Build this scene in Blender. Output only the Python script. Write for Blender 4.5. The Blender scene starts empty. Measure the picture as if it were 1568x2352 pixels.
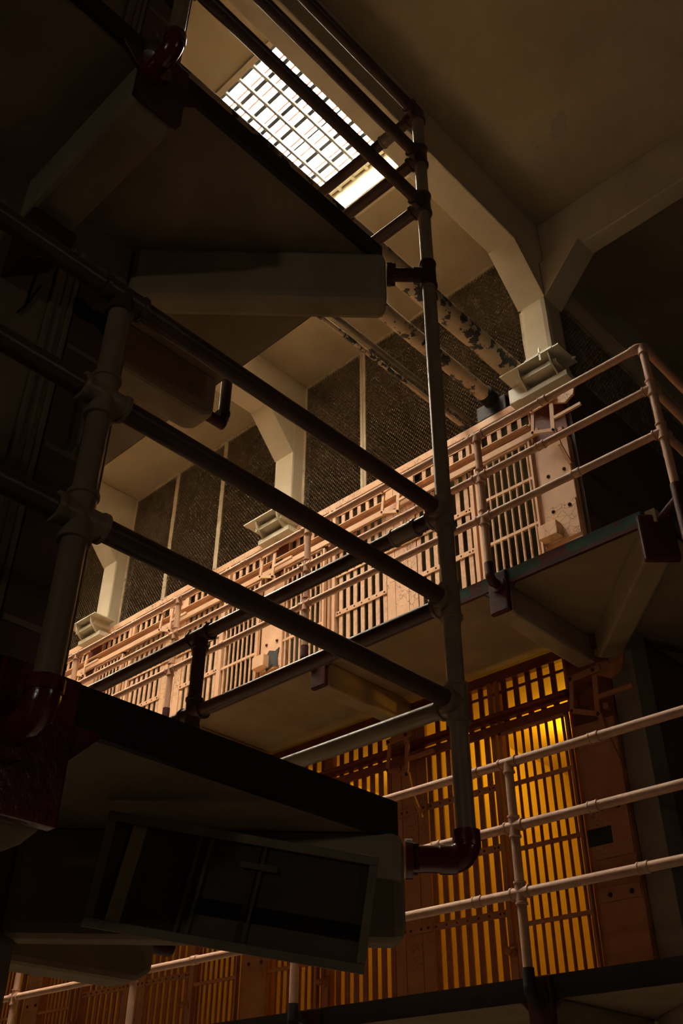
import bpy, bmesh, math, random
from mathutils import Vector, Matrix
random.seed(7)
S = bpy.context.scene
COL = S.collection

# ------------------------------------------------------------------ camera
# origin = photographer's eye, +Y runs along the cell corridor, +X crosses it
RC = ((0.6898929314892958, -0.723883515190665, 0.006356061383581673),
      (0.4220691641997453, 0.39508613888197497, -0.8159439708062446),
      (0.5881371980353178, 0.5655966754663068, 0.5780960447785707))
cam = bpy.data.cameras.new('camera'); camo = bpy.data.objects.new('camera', cam); COL.objects.link(camo)
r0, r1, r2 = [Vector(r).normalized() for r in RC]
camo.matrix_world = Matrix((( r0.x, -r1.x, -r2.x, 0), (r0.y, -r1.y, -r2.y, 0), (r0.z, -r1.z, -r2.z, 0), (0, 0, 0, 1)))
cam.sensor_fit = 'HORIZONTAL'; cam.sensor_width = 24.0; cam.lens = 2207.9 * 24 / 1568
cam.clip_start = 0.05; cam.clip_end = 200
S.camera = camo

# ------------------------------------------------------------------ world, exposure
SKY = 42.0
w = bpy.data.worlds.new('overcast_sky'); S.world = w; w.use_nodes = True
bg = w.node_tree.nodes['Background']; bg.inputs[0].default_value = (1.0, 0.89, 0.74, 1); bg.inputs[1].default_value = SKY
S.view_settings.view_transform = 'Standard'; S.view_settings.look = 'None'
S.view_settings.exposure = 0.85; S.view_settings.gamma = 1.0
S.view_settings.use_curve_mapping = False
S.cycles.max_bounces = 8; S.cycles.diffuse_bounces = 5; S.cycles.transparent_max_bounces = 12

def portal(x0, x1, y0, y1, z):
    d = bpy.data.lights.new('sky_portal', 'AREA'); d.shape = 'RECTANGLE'; d.size = x1-x0; d.size_y = y1-y0
    o = bpy.data.objects.new('sky_portal', d); COL.objects.link(o); o.location = ((x0+x1)/2, (y0+y1)/2, z)
    d.cycles.is_portal = True
LAMP = 1.0

# ------------------------------------------------------------------ materials
def mat(name, c1, c2=None, rough=0.6, scale=3.0, bump=0.15, bscale=60, metal=0.0, spec=0.4, crack=0.0, chips=None, chip_th=0.62, chip_scale=6, coat=0, lines=None):
    m = bpy.data.materials.new(name); m.use_nodes = True; nt = m.node_tree; N = nt.nodes; L = nt.links
    b = N['Principled BSDF']; b.inputs['Roughness'].default_value = rough; b.inputs['Metallic'].default_value = metal
    b.inputs['Specular IOR Level'].default_value = spec
    if coat: b.inputs['Coat Weight'].default_value = coat; b.inputs['Coat Roughness'].default_value = 0.15
    geo = N.new('ShaderNodeNewGeometry')
    n1 = N.new('ShaderNodeTexNoise'); n1.inputs['Scale'].default_value = scale; n1.inputs['Detail'].default_value = 6; n1.inputs['Roughness'].default_value = 0.65
    L.new(geo.outputs['Position'], n1.inputs['Vector'])
    rp = N.new('ShaderNodeValToRGB'); rp.color_ramp.elements[0].position = 0.35; rp.color_ramp.elements[1].position = 0.68
    rp.color_ramp.elements[0].color = (*(c2 or tuple(x*0.82 for x in c1)), 1); rp.color_ramp.elements[1].color = (*c1, 1)
    L.new(n1.outputs['Fac'], rp.inputs['Fac'])
    col = rp.outputs['Color']
    def mixin(col, fac, c):
        mx = N.new('ShaderNodeMix'); mx.data_type = 'RGBA'; L.new(fac, mx.inputs[0]); L.new(col, mx.inputs[6]); mx.inputs[7].default_value = (*c, 1)
        return mx.outputs[2]
    if chips:
        n2 = N.new('ShaderNodeTexNoise'); n2.inputs['Scale'].default_value = chip_scale; n2.inputs['Detail'].default_value = 8; n2.inputs['Roughness'].default_value = 0.6
        L.new(geo.outputs['Position'], n2.inputs['Vector'])
        r2_ = N.new('ShaderNodeValToRGB'); r2_.color_ramp.elements[0].position = chip_th; r2_.color_ramp.elements[1].position = chip_th+0.015
        L.new(n2.outputs['Fac'], r2_.inputs['Fac']); col = mixin(col, r2_.outputs['Color'], chips)
    if crack:
        v = N.new('ShaderNodeTexVoronoi'); v.feature = 'DISTANCE_TO_EDGE'; v.inputs['Scale'].default_value = 17
        nz = N.new('ShaderNodeTexNoise'); nz.inputs['Scale'].default_value = 9
        add = N.new('ShaderNodeMix'); add.data_type = 'RGBA'; add.inputs[0].default_value = 0.12
        L.new(geo.outputs['Position'], nz.inputs['Vector']); L.new(geo.outputs['Position'], add.inputs[6]); L.new(nz.outputs['Color'], add.inputs[7]); L.new(add.outputs[2], v.inputs['Vector'])
        r3 = N.new('ShaderNodeValToRGB'); r3.color_ramp.elements[0].position = 0.008; r3.color_ramp.elements[1].position = 0.03
        r3.color_ramp.elements[0].color = (1, 1, 1, 1); r3.color_ramp.elements[1].color = (0, 0, 0, 1)
        L.new(v.outputs['Distance'], r3.inputs['Fac'])
        # cracks come in patches only
        n4 = N.new('ShaderNodeTexNoise'); n4.inputs['Scale'].default_value = 2.2; L.new(geo.outputs['Position'], n4.inputs['Vector'])
        r4 = N.new('ShaderNodeValToRGB'); r4.color_ramp.elements[0].position = 0.47; r4.color_ramp.elements[1].position = 0.54; L.new(n4.outputs['Fac'], r4.inputs['Fac'])
        mu = N.new('ShaderNodeMath'); mu.operation = 'MULTIPLY'; L.new(r3.outputs['Color'], mu.inputs[0]); L.new(r4.outputs['Color'], mu.inputs[1])
        m2 = N.new('ShaderNodeMath'); m2.operation = 'MULTIPLY'; m2.inputs[1].default_value = crack; L.new(mu.outputs[0], m2.inputs[0])
        col = mixin(col, m2.outputs[0], (0.10, 0.035, 0.015))
    L.new(col, b.inputs['Base Color'])
    if bump:
        n3 = N.new('ShaderNodeTexNoise'); n3.inputs['Scale'].default_value = bscale; n3.inputs['Detail'].default_value = 4
        L.new(geo.outputs['Position'], n3.inputs['Vector'])
        bp = N.new('ShaderNodeBump'); bp.inputs['Strength'].default_value = bump; bp.inputs['Distance'].default_value = 0.01
        L.new(n3.outputs['Fac'], bp.inputs['Height']); L.new(bp.outputs['Normal'], b.inputs['Normal'])
    return m

M = {}
M['plaster']   = mat('cream_painted_concrete', (0.60, 0.51, 0.37), (0.50, 0.42, 0.30), 0.75, 1.6, 0.25, 25, spec=0.2)
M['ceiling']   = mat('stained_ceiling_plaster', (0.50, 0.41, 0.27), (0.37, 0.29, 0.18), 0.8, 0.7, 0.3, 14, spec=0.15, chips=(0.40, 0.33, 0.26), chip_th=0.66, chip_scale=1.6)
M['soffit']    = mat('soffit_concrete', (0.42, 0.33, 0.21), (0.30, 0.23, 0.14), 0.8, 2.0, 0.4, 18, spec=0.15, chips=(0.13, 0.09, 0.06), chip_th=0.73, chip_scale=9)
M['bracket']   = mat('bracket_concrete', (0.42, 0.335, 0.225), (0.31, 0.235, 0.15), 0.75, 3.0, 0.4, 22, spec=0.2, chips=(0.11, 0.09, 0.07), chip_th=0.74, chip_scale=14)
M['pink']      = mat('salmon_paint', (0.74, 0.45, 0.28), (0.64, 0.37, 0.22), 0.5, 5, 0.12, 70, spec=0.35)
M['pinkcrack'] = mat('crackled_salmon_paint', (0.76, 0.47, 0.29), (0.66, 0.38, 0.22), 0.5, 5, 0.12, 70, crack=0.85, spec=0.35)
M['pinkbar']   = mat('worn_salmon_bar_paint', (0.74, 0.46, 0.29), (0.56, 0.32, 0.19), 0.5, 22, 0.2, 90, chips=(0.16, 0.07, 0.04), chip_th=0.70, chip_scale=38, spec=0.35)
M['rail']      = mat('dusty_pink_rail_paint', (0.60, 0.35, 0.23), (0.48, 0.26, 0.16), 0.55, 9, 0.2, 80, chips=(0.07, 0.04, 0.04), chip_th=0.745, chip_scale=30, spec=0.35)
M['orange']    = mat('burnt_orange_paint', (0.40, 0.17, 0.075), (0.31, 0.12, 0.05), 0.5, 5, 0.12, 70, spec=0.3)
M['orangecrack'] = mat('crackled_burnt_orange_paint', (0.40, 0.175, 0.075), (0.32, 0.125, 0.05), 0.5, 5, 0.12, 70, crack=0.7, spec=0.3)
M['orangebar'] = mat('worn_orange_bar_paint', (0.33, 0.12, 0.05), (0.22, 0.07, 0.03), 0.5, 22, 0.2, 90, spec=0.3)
M['redbrown']  = mat('red_brown_channel_paint', (0.22, 0.055, 0.025), (0.14, 0.03, 0.015), 0.5, 8, 0.2, 60, spec=0.3)
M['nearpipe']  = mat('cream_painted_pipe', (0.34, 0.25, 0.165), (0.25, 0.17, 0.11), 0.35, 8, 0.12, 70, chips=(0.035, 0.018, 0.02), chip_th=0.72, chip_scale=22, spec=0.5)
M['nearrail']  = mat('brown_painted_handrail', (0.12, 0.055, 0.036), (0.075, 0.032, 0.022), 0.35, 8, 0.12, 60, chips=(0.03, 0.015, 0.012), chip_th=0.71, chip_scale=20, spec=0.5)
M['red']       = mat('glossy_oxblood_paint', (0.17, 0.012, 0.014), (0.09, 0.006, 0.008), 0.22, 8, 0.25, 40, spec=0.6, coat=0.5)
M['redmatt']   = mat('dull_oxblood_paint', (0.085, 0.016, 0.014), (0.045, 0.008, 0.008), 0.5, 6, 0.2, 40, spec=0.4)
M['green']     = mat('flaking_green_over_oxblood', (0.035, 0.115, 0.095), (0.022, 0.075, 0.062), 0.4, 7, 0.2, 40, chips=(0.13, 0.025, 0.03), chip_th=0.52, chip_scale=3.4, spec=0.4)
M['dark']      = mat('black_tar_fascia', (0.022, 0.014, 0.012), None, 0.6, 5, 0.3, 30)
M['pipe']      = mat('peeling_cream_pipe_paint', (0.56, 0.44, 0.29), (0.42, 0.31, 0.20), 0.6, 7, 0.3, 50, chips=(0.035, 0.038, 0.036), chip_th=0.535, chip_scale=7.5)
M['darkpipe']  = mat('dirty_dark_pipe', (0.16, 0.12, 0.08), (0.06, 0.045, 0.035), 0.5, 14, 0.3, 60)
M['mesh']      = mat('dusty_brown_wire', (0.25, 0.185, 0.125), (0.15, 0.108, 0.072), 0.9, 12, 0.0, 60, metal=0.0, spec=0.05)
M['frame']     = mat('rust_stained_cream_frame', (0.58, 0.50, 0.37), (0.44, 0.33, 0.20), 0.6, 10, 0.2, 60, chips=(0.30, 0.15, 0.06), chip_th=0.64, chip_scale=16)
M['tray']      = mat('cream_enamelled_steel', (0.64, 0.60, 0.47), (0.55, 0.51, 0.38), 0.4, 6, 0.08, 50)
M['cellwall']  = mat('cell_wall_paint', (0.62, 0.52, 0.34), (0.54, 0.44, 0.28), 0.7, 1.5, 0.2, 20)
M['cellgreen'] = mat('dim_green_cell_wall', (0.34, 0.33, 0.25), (0.26, 0.26, 0.19), 0.8, 2, 0.2, 20)
M['endwall']   = mat('brown_end_wall_paint', (0.13, 0.075, 0.048), (0.09, 0.05, 0.032), 0.6, 2, 0.2, 25)
M['nearwall']  = mat('worn_tan_wall_paint', (0.28, 0.20, 0.13), (0.20, 0.14, 0.09), 0.6, 2.4, 0.25, 25, chips=(0.03, 0.018, 0.014), chip_th=0.70, chip_scale=5)
M['neardoor']  = mat('brown_steel_door_paint', (0.15, 0.075, 0.052), (0.10, 0.048, 0.035), 0.5, 3, 0.15, 30)
M['greypier']  = mat('grey_pier_paint', (0.26, 0.21, 0.16), (0.20, 0.16, 0.12), 0.7, 3, 0.25, 25, chips=(0.05, 0.035, 0.03), chip_th=0.72, chip_scale=6)
M['patch']     = mat('torn_grey_black_sheet', (0.05, 0.05, 0.05), (0.03, 0.03, 0.032), 0.7, 6, 0.1, 30)
M['black']     = mat('black_void_paint', (0.006, 0.005, 0.005), None, 0.8, 3, 0)
M['graybar']   = mat('weathered_skylight_steel', (0.13, 0.125, 0.11), (0.09, 0.085, 0.075), 0.5, 10, 0.1, 60)
M['ironbar']   = mat('blue_black_iron', (0.03, 0.035, 0.045), None, 0.45, 10, 0.1, 60)
M['rust']      = mat('orange_rust_primer', (0.45, 0.09, 0.02), (0.30, 0.05, 0.015), 0.6, 12, 0.1, 60)
M['floor']     = mat('waxed_concrete_floor', (0.22, 0.17, 0.12), (0.16, 0.12, 0.09), 0.4, 1.5, 0.1, 20)
M['farwall']   = mat('cream_outer_wall', (0.36, 0.29, 0.2), (0.30, 0.24, 0.16), 0.8, 1, 0.15, 20)
M['chrome']    = mat('worn_steel', (0.35, 0.32, 0.28), None, 0.3, 20, 0.05, 60, metal=0.8)
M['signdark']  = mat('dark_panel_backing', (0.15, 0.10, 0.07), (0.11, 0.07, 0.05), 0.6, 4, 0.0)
M['signlight'] = mat('cream_strip', (0.80, 0.62, 0.36), None, 0.5, 6, 0.0)  # colour of the bright reflection in the glass panel
M['signgrey']  = mat('grey_frame_paint', (0.26, 0.20, 0.135), (0.18, 0.14, 0.09), 0.45, 6, 0.1, 60)

def glassmat(name, tint, gl):
    m = bpy.data.materials.new(name); m.use_nodes = True; nt = m.node_tree; N = nt.nodes; L = nt.links
    N.remove(N['Principled BSDF'])
    t = N.new('ShaderNodeBsdfTransparent'); t.inputs[0].default_value = (*tint, 1)
    g = N.new('ShaderNodeBsdfGlossy'); g.inputs['Roughness'].default_value = 0.05
    nz = N.new('ShaderNodeTexNoise'); nz.inputs['Scale'].default_value = 3
    mp = N.new('ShaderNodeMapRange'); mp.inputs[3].default_value = gl*0.7; mp.inputs[4].default_value = gl*1.3
    mx = N.new('ShaderNodeMixShader'); L.new(nz.outputs['Fac'], mp.inputs[0]); L.new(mp.outputs[0], mx.inputs[0])
    L.new(t.outputs[0], mx.inputs[1]); L.new(g.outputs[0], mx.inputs[2]); L.new(mx.outputs[0], N['Material Output'].inputs[0])
    return m
M['glass'] = glassmat('skylight_glass', (0.97, 0.98, 0.97), 0.04)
M['signglass'] = glassmat('sign_glass', (0.9, 0.9, 0.88), 0.05)
def emit(name, c, s):
    m = bpy.data.materials.new(name); m.use_nodes = True; nt = m.node_tree; N = nt.nodes
    e = N.new('ShaderNodeEmission'); e.inputs[0].default_value = (*c, 1); e.inputs[1].default_value = s
    nz = N.new('ShaderNodeTexNoise'); mp = N.new('ShaderNodeMapRange'); mp.inputs[3].default_value = s*0.9; mp.inputs[4].default_value = s*1.1
    nt.links.new(nz.outputs['Fac'], mp.inputs[0]); nt.links.new(mp.outputs[0], e.inputs[1])
    nt.links.new(e.outputs[0], N['Material Output'].inputs[0]); return m
M['bulb'] = emit('amber_bulb_glow', (1.0, 0.42, 0.04), 4.0)

# ------------------------------------------------------------------ mesh builder
ORG = {}
class MB:
    def __init__(s): s.v = []; s.f = []; s.sm = []
    def add(s, vs, fs, smooth=False):
        n = len(s.v); s.v += [Vector(v) for v in vs]
        for f in fs: s.f.append([n+i for i in f]); s.sm.append(smooth)
        return s
    def box(s, x0, x1, y0, y1, z0, z1):
        vs = [(x0,y0,z0),(x1,y0,z0),(x1,y1,z0),(x0,y1,z0),(x0,y0,z1),(x1,y0,z1),(x1,y1,z1),(x0,y1,z1)]
        return s.add(vs, [(0,3,2,1),(4,5,6,7),(0,1,5,4),(1,2,6,5),(2,3,7,6),(3,0,4,7)])
    def beam(s, p0, p1, w, h, up=(0,0,1)):
        p0 = Vector(p0); p1 = Vector(p1); d = (p1-p0).normalized(); u = Vector(up); sd = d.cross(u).normalized(); u = sd.cross(d).normalized()
        vs = []
        for p in (p0, p1):
            for a, b in ((-1,-1),(1,-1),(1,1),(-1,1)): vs.append(p + sd*(a*w/2) + u*(b*h/2))
        return s.add(vs, [(0,3,2,1),(4,5,6,7),(0,1,5,4),(1,2,6,5),(2,3,7,6),(3,0,4,7)])
    def prism(s, poly, d):
        n = len(poly); d = Vector(d); vs = [Vector(p) for p in poly] + [Vector(p)+d for p in poly]
        fs = [tuple(range(n))[::-1], tuple(range(n, 2*n))] + [(i, (i+1) % n, n+(i+1) % n, n+i) for i in range(n)]
        return s.add(vs, fs)
    def rings(s, rings, cap=True, n=16):
        base = len(s.v)
        for c, d, r in rings:
            c = Vector(c); d = Vector(d).normalized(); a = d.cross(Vector((0.31, 0.17, 0.93)) if abs(d.z) < 0.95 else Vector((1, 0, 0))).normalized(); b = d.cross(a)
            for k in range(n):
                t = 2*math.pi*k/n; s.v.append(c + a*(r*math.cos(t)) + b*(r*math.sin(t)))
        m = len(rings)
        for i in range(m-1):
            for k in range(n):
                s.f.append([base+i*n+k, base+i*n+(k+1) % n, base+(i+1)*n+(k+1) % n, base+(i+1)*n+k]); s.sm.append(True)
        if cap:
            s.f.append([base+k for k in range(n)][::-1]); s.sm.append(False)
            s.f.append([base+(m-1)*n+k for k in range(n)]); s.sm.append(False)
        return s
    def tube(s, p0, p1, r, r2=None, n=16):
        p0 = Vector(p0); p1 = Vector(p1); d = p1-p0
        return s.rings([(p0, d, r), (p1, d, r2 if r2 is not None else r)], n=n)
    def profile(s, p0, axis, prof, n=20):   # lathe: (distance along axis, radius)
        p0 = Vector(p0); a = Vector(axis).normalized()
        return s.rings([(p0+a*t, a, r) for t, r in prof], n=n)
    def elbow(s, p, d_in, d_out, r, R, n=18, seg=8):   # quarter bend; p = corner point
        p = Vector(p); a = Vector(d_in).normalized(); b = Vector(d_out).normalized()
        c = p - a*R + b*R; rr = []
        for i in range(seg+1):
            t = math.pi/2*i/seg; pos = c - b*(R*math.cos(t)) + a*(R*math.sin(t)); dr = a*math.cos(t) + b*math.sin(t)
            rr.append((pos, dr, r))
        # keep the frames from flipping: build with one fixed side vector
        side = a.cross(b).normalized(); base = len(s.v)
        for pos, dr, r_ in rr:
            q = dr.cross(side)
            for k in range(n):
                u = 2*math.pi*k/n; s.v.append(pos + side*(r_*math.cos(u)) + q*(r_*math.sin(u)))
        for i in range(seg):
            for k in range(n):
                s.f.append([base+i*n+k, base+(i+1)*n+k, base+(i+1)*n+(k+1) % n, base+i*n+(k+1) % n]); s.sm.append(True)
        s.f.append([base+k for k in range(n)]); s.sm.append(False)
        s.f.append([base+seg*n+k for k in range(n)][::-1]); s.sm.append(False)
        return s
    def dome(s, c, axis, r, h, n=8):
        return s.profile(c, axis, [(0, r), (h*0.5, r*0.85), (h, r*0.35)], n=n)
    def build(s, name, material, parent=None, bevel=0, struct=False):
        o0 = ORG.get(parent.name, Vector()) if parent else Vector()
        me = bpy.data.meshes.new(name); me.from_pydata([v-o0 for v in s.v], [], s.f); me.update()
        bm = bmesh.new(); bm.from_mesh(me); bmesh.ops.recalc_face_normals(bm, faces=bm.faces); bm.to_mesh(me); bm.free()
        for p, q in zip(me.polygons, s.sm): p.use_smooth = q
        if any(s.sm): me.set_sharp_from_angle(angle=math.radians(38))
        me.materials.append(M[material])
        o = bpy.data.objects.new(name, me); COL.objects.link(o)
        if parent: o.parent = parent
        ORG[o.name] = o0
        if bevel:
            b = o.modifiers.new('bevel', 'BEVEL'); b.width = bevel; b.segments = 2; b.limit_method = 'ANGLE'
        if struct: o['kind'] = 'structure'
        return o
def thing(name, loc, label, cat, group=None):
    o = bpy.data.objects.new(name, None); COL.objects.link(o); o.location = loc; o.empty_display_size = 0.1
    ORG[o.name] = Vector(loc); o['label'] = label; o['category'] = cat
    if group: o['group'] = group
    return o
def tag(o, label, cat, group=None):
    o['label'] = label; o['category'] = cat
    if group: o['group'] = group
    return o
def struct(name, loc=(0,0,0)):
    o = bpy.data.objects.new(name, None); COL.objects.link(o); o.location = loc; ORG[o.name] = Vector(loc); o['kind'] = 'structure'; return o
def dupmesh(o, delta, parent):
    c = o.copy(); COL.objects.link(c); c.parent = parent; c.location = o.location + Vector(delta); ORG[c.name] = ORG[o.name]; return c

# ------------------------------------------------------------------ dimensions (metres from the eye)
Z1, Z2, Z3, H = -1.43, 0.868, 3.168, 2.3
FX = 5.32                 # barred front of the far cell block
YE = 2.60                 # its end wall
SX, SY = 4.37, 1.76       # edge of its galleries
RX, RY = 4.267, 1.585     # its railing line
NX, NY = 1.99, 1.68       # edge of the near galleries
NWX, NWY = 1.30, 2.37     # near block walls
NRX, NRY = 2.116, 1.561   # near railing line
CZ = 7.34                 # ceiling
YN = 14.5                 # far end of the corridor

# ------------------------------------------------------------------ room shell
def slabbox(name, a, m): return MB().box(*a).build(name, m, struct=True)
slabbox('floor', (-8, 14, -7, YN+0.3, Z1-0.1, Z1), 'floor')
slabbox('wall_north', (-8, 14, YN, YN+0.2, Z1, CZ+0.2), 'farwall')
# outer walls with small high windows, added unseen behind the photographer as fill light
m = MB(); m.box(-8.2, -8, -7, -2.0, Z1, CZ+0.2).box(-8.2, -8, -1.5, YN, Z1, CZ+0.2).box(-8.2, -8, -2.0, -1.5, Z1, 1.25).box(-8.2, -8, -2.0, -1.5, 1.75, CZ+0.2); m.build('wall_west', 'farwall', struct=True)
m = MB(); m.box(-8, 2.9, -7.2, -7, Z1, CZ+0.2).box(3.2, 14, -7.2, -7, Z1, CZ+0.2).box(2.9, 3.2, -7.2, -7, Z1, 1.8).box(2.9, 3.2, -7.2, -7, 2.2, CZ+0.2); m.build('wall_south', 'farwall', struct=True)
def fill_window(k, c, wdt, hgt, axis):
    w_ = struct('window_%d' % k, c); c = Vector(c); u = Vector((0, 1, 0)) if axis == 'x' else Vector((1, 0, 0)); n = Vector((1, 0, 0)) if axis == 'x' else Vector((0, 1, 0))
    fr = MB()
    for sg in (-1, 1):
        fr.beam(c+u*(sg*(wdt/2-0.02))-Vector((0, 0, hgt/2)), c+u*(sg*(wdt/2-0.02))+Vector((0, 0, hgt/2)), 0.05, 0.04, u)
        fr.beam(c-u*(wdt/2)+Vector((0, 0, sg*(hgt/2-0.02))), c+u*(wdt/2)+Vector((0, 0, sg*(hgt/2-0.02))), 0.05, 0.04)
    fr.build('window_frame', 'graybar', w_)
    for i in range(1, 5): MB().tube(c+u*(wdt*(i/5-0.5))-Vector((0, 0, hgt/2)), c+u*(wdt*(i/5-0.5))+Vector((0, 0, hgt/2)), 0.012, n=8).build('window_bar', 'ironbar', w_)
    g = MB(); a = c-u*(wdt/2)-Vector((0, 0, hgt/2)); g.prism([a, a+u*wdt, a+u*wdt+Vector((0, 0, hgt)), a+Vector((0, 0, hgt))], n*0.006); g.build('glass_pane', 'glass', w_)
    d = bpy.data.lights.new('sky_portal', 'AREA'); d.shape = 'RECTANGLE'; d.size = wdt; d.size_y = hgt; d.cycles.is_portal = True
    o = bpy.data.objects.new('sky_portal', d); COL.objects.link(o); o.location = c-n*0.05
    o.rotation_euler = (-n).to_track_quat('Z', 'Y').to_euler() if True else None
fill_window(4, (-8.1, -1.75, 1.5), 0.5, 0.5, 'x')
fill_window(5, (3.05, -7.1, 2.0), 0.3, 0.4, 'y')
slabbox('wall_east', (14, 14.2, -7, YN, Z1, CZ+0.2), 'farwall')

P = 3.12
bays = [(2.96+P*k, 5.81+P*k) for k in range(3)]       # between the roof beams
SKX0, SKX1 = 2.515, 4.10
sky_y = [(a+0.22, b-0.22) for a, b in bays]
m = MB()
T = 0.16
m.box(-8, SKX0, -7, YN, CZ, CZ+T); m.box(SKX1, 14, -7, YN, CZ, CZ+T)
prev = -7
for a, b in sky_y:
    m.box(SKX0, SKX1, prev, a, CZ, CZ+T); prev = b
m.box(SKX0, SKX1, prev, YN, CZ, CZ+T)
m.build('ceiling', 'ceiling', struct=True)

# ---------------- skylights
ZG = 7.95
def skylight(k, y0, y1):
    w_ = struct('window_%d' % (k+1), ((SKX0+SKX1)/2, (y0+y1)/2, CZ))
    gx0 = 2.515
    sh = MB()
    t = 0.08
    # shaft: flared west side, plumb other sides
    sh.prism([(SKX0, y0-t, CZ+T), (gx0, y0-t, ZG), (gx0, y0-t, ZG+0.5), (gx0-t-0.3, y0-t, ZG+0.5), (SKX0-t, y0-t, CZ+T)], (0, y1-y0+2*t, 0))
    sh.box(SKX1, SKX1+t, y0-t, y1+t, CZ+T*0.9, ZG+0.5)
    sh.box(SKX0, SKX1, y0-t, y0, CZ+T*0.9, ZG+0.5); sh.box(SKX0, SKX1, y1, y1+t, CZ+T*0.9, ZG+0.5)
    sh.build('skylight_shaft', 'tray', w_)
    fr = MB()
    fr.box(gx0, gx0+0.03, y0, y1, ZG-0.02, ZG+0.03); fr.box(4.045, 4.075, y0, y1, ZG-0.02, ZG+0.03)
    fr.box(gx0, 4.075, y0, y0+0.03, ZG-0.02, ZG+0.03); fr.box(gx0, 4.075, y1-0.03, y1, ZG-0.02, ZG+0.03)
    fr.build('grid_frame', 'graybar', w_)
    # ceiling-level moulding around the opening
    mo = MB(); q = 0.05
    mo.box(SKX0-q, SKX0, y0-q, y1+q, CZ-0.025, CZ); mo.box(SKX1, SKX1+q, y0-q, y1+q, CZ-0.025, CZ)
    mo.box(SKX0, SKX1, y0-q, y0, CZ-0.025, CZ); mo.box(SKX0, SKX1, y1, y1+q, CZ-0.025, CZ)
    mo.build('opening_moulding', 'plaster', w_)
    # long flat bars along X
    first = None; y = 3.73 + P*k
    ys = [3.73 + P*k + 0.181*i for i in range(-3, 12)]
    for yy in ys:
        if yy < y0+0.05 or yy > y1-0.05: continue
        if first is None:
            first = MB().box(gx0, 4.06, yy-0.012, yy+0.012, ZG-0.02, ZG+0.02).build('grid_bar', 'graybar', w_); y00 = yy
        else: dupmesh(first, (0, yy-y00, 0), w_)
    # dark iron cross bars, thick, one pair split by a joint
    first = None
    for i in range(0, 8):
        xx = 2.75 + i*0.1637
        wd = 0.018 if i != 5 else 0.008
        MB().box(xx-wd, xx+wd, y0, y1, ZG+0.03, ZG+0.06).build('cross_bar', 'ironbar', w_)
    # putty line glazing bars above, thin and rusty
    for i in range(9):
        xx = (2.75 + (i+(0.4 if i % 2 else 0.6))*0.1637)*8.13/7.95
        MB().box(xx-0.006, xx+0.006, y0, y1, ZG+0.17, ZG+0.19).build('glazing_bar', 'rust', w_)
    MB().box(gx0, 4.1, y0, y1, ZG+0.195, ZG+0.2).build('glass_pane', 'glass', w_)
    # east side: red angle, cream conduit held by clips
    MB().box(4.035, 4.10, y0, y1, ZG-0.045, ZG-0.02).build('edge_angle', 'rust', w_)
    MB().tube((4.055, y0+0.02, 7.845), (4.055, y1-0.02, 7.845), 0.036).build('conduit', 'tray', w_)
    yy = y0+0.12
    while yy < y1-0.05:
        MB().box(4.012, 4.10, yy-0.016, yy+0.016, 7.80, 7.89).build('conduit_clip', 'tray', w_, bevel=0.004); yy += 0.17
    portal(gx0, 4.08, y0, y1, ZG+0.35)
for k, (a, b) in enumerate(sky_y): skylight(k, a, b)

# ---------------- cross beams over the corridor, pillars with haunches
ordn = ['nearest the block corner', 'second from the block corner', 'third from the block corner', 'fourth from the block corner']
for k in range(4):
    y0 = 2.69+P*k; y1 = y0+0.27
    b = MB().box(-2.5 if k else -8, 14 if k == 0 else 9, y0, y1, 6.77, CZ).build('ceiling_beam', 'plaster', bevel=0.012)
    tag(b, 'cream concrete beam crossing above the corridor, ' + ordn[k], 'beam', 'roof beams across the corridor')
    t = thing('concrete_pillar', (5.435, (y0+y1)/2, 5.35), 'cream concrete pillar rising from the upper cell roof, ' + ordn[k], 'pillar', 'pillars above the upper cells')
    MB().box(5.30, 5.57, y0, y1, 5.30, 6.77).build('shaft', 'plaster', t, bevel=0.045 if k == 0 else 0.02)
    MB().prism([(5.30, y0, 6.33), (5.30, y0, 6.77), (4.92, y0, 6.77)], (0, y1-y0, 0)).build('haunch', 'plaster', t)
    if k == 0:
        MB().prism([(5.31, 2.69, 6.33), (5.31, 2.69, 6.77), (5.31, 2.29, 6.77)], (0.25, 0, 0)).build('haunch', 'plaster', t)
        MB().prism([(5.57, 2.70, 6.43), (5.57, 2.70, 6.77), (5.87, 2.70, 6.77)], (0, 0.25, 0)).build('haunch', 'plaster', t)
b = MB().box(5.38, 5.56, -7, 2.69, 6.77, CZ).build('ceiling_beam', 'plaster', bevel=0.012)
tag(b, 'cream ceiling beam running out from the corner pillar towards upper right', 'beam')
b = MB().box(-8, 14, -0.9, -0.6, 6.77, CZ).build('ceiling_beam', 'plaster', bevel=0.012)
tag(b, 'ceiling beam across the hall behind the camera', 'beam')
b = MB().box(1.05, 1.25, -7, YN, 6.77, CZ).build('ceiling_beam', 'plaster', bevel=0.012)
tag(b, 'ceiling beam running along over the near cell block edge', 'beam')

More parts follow.
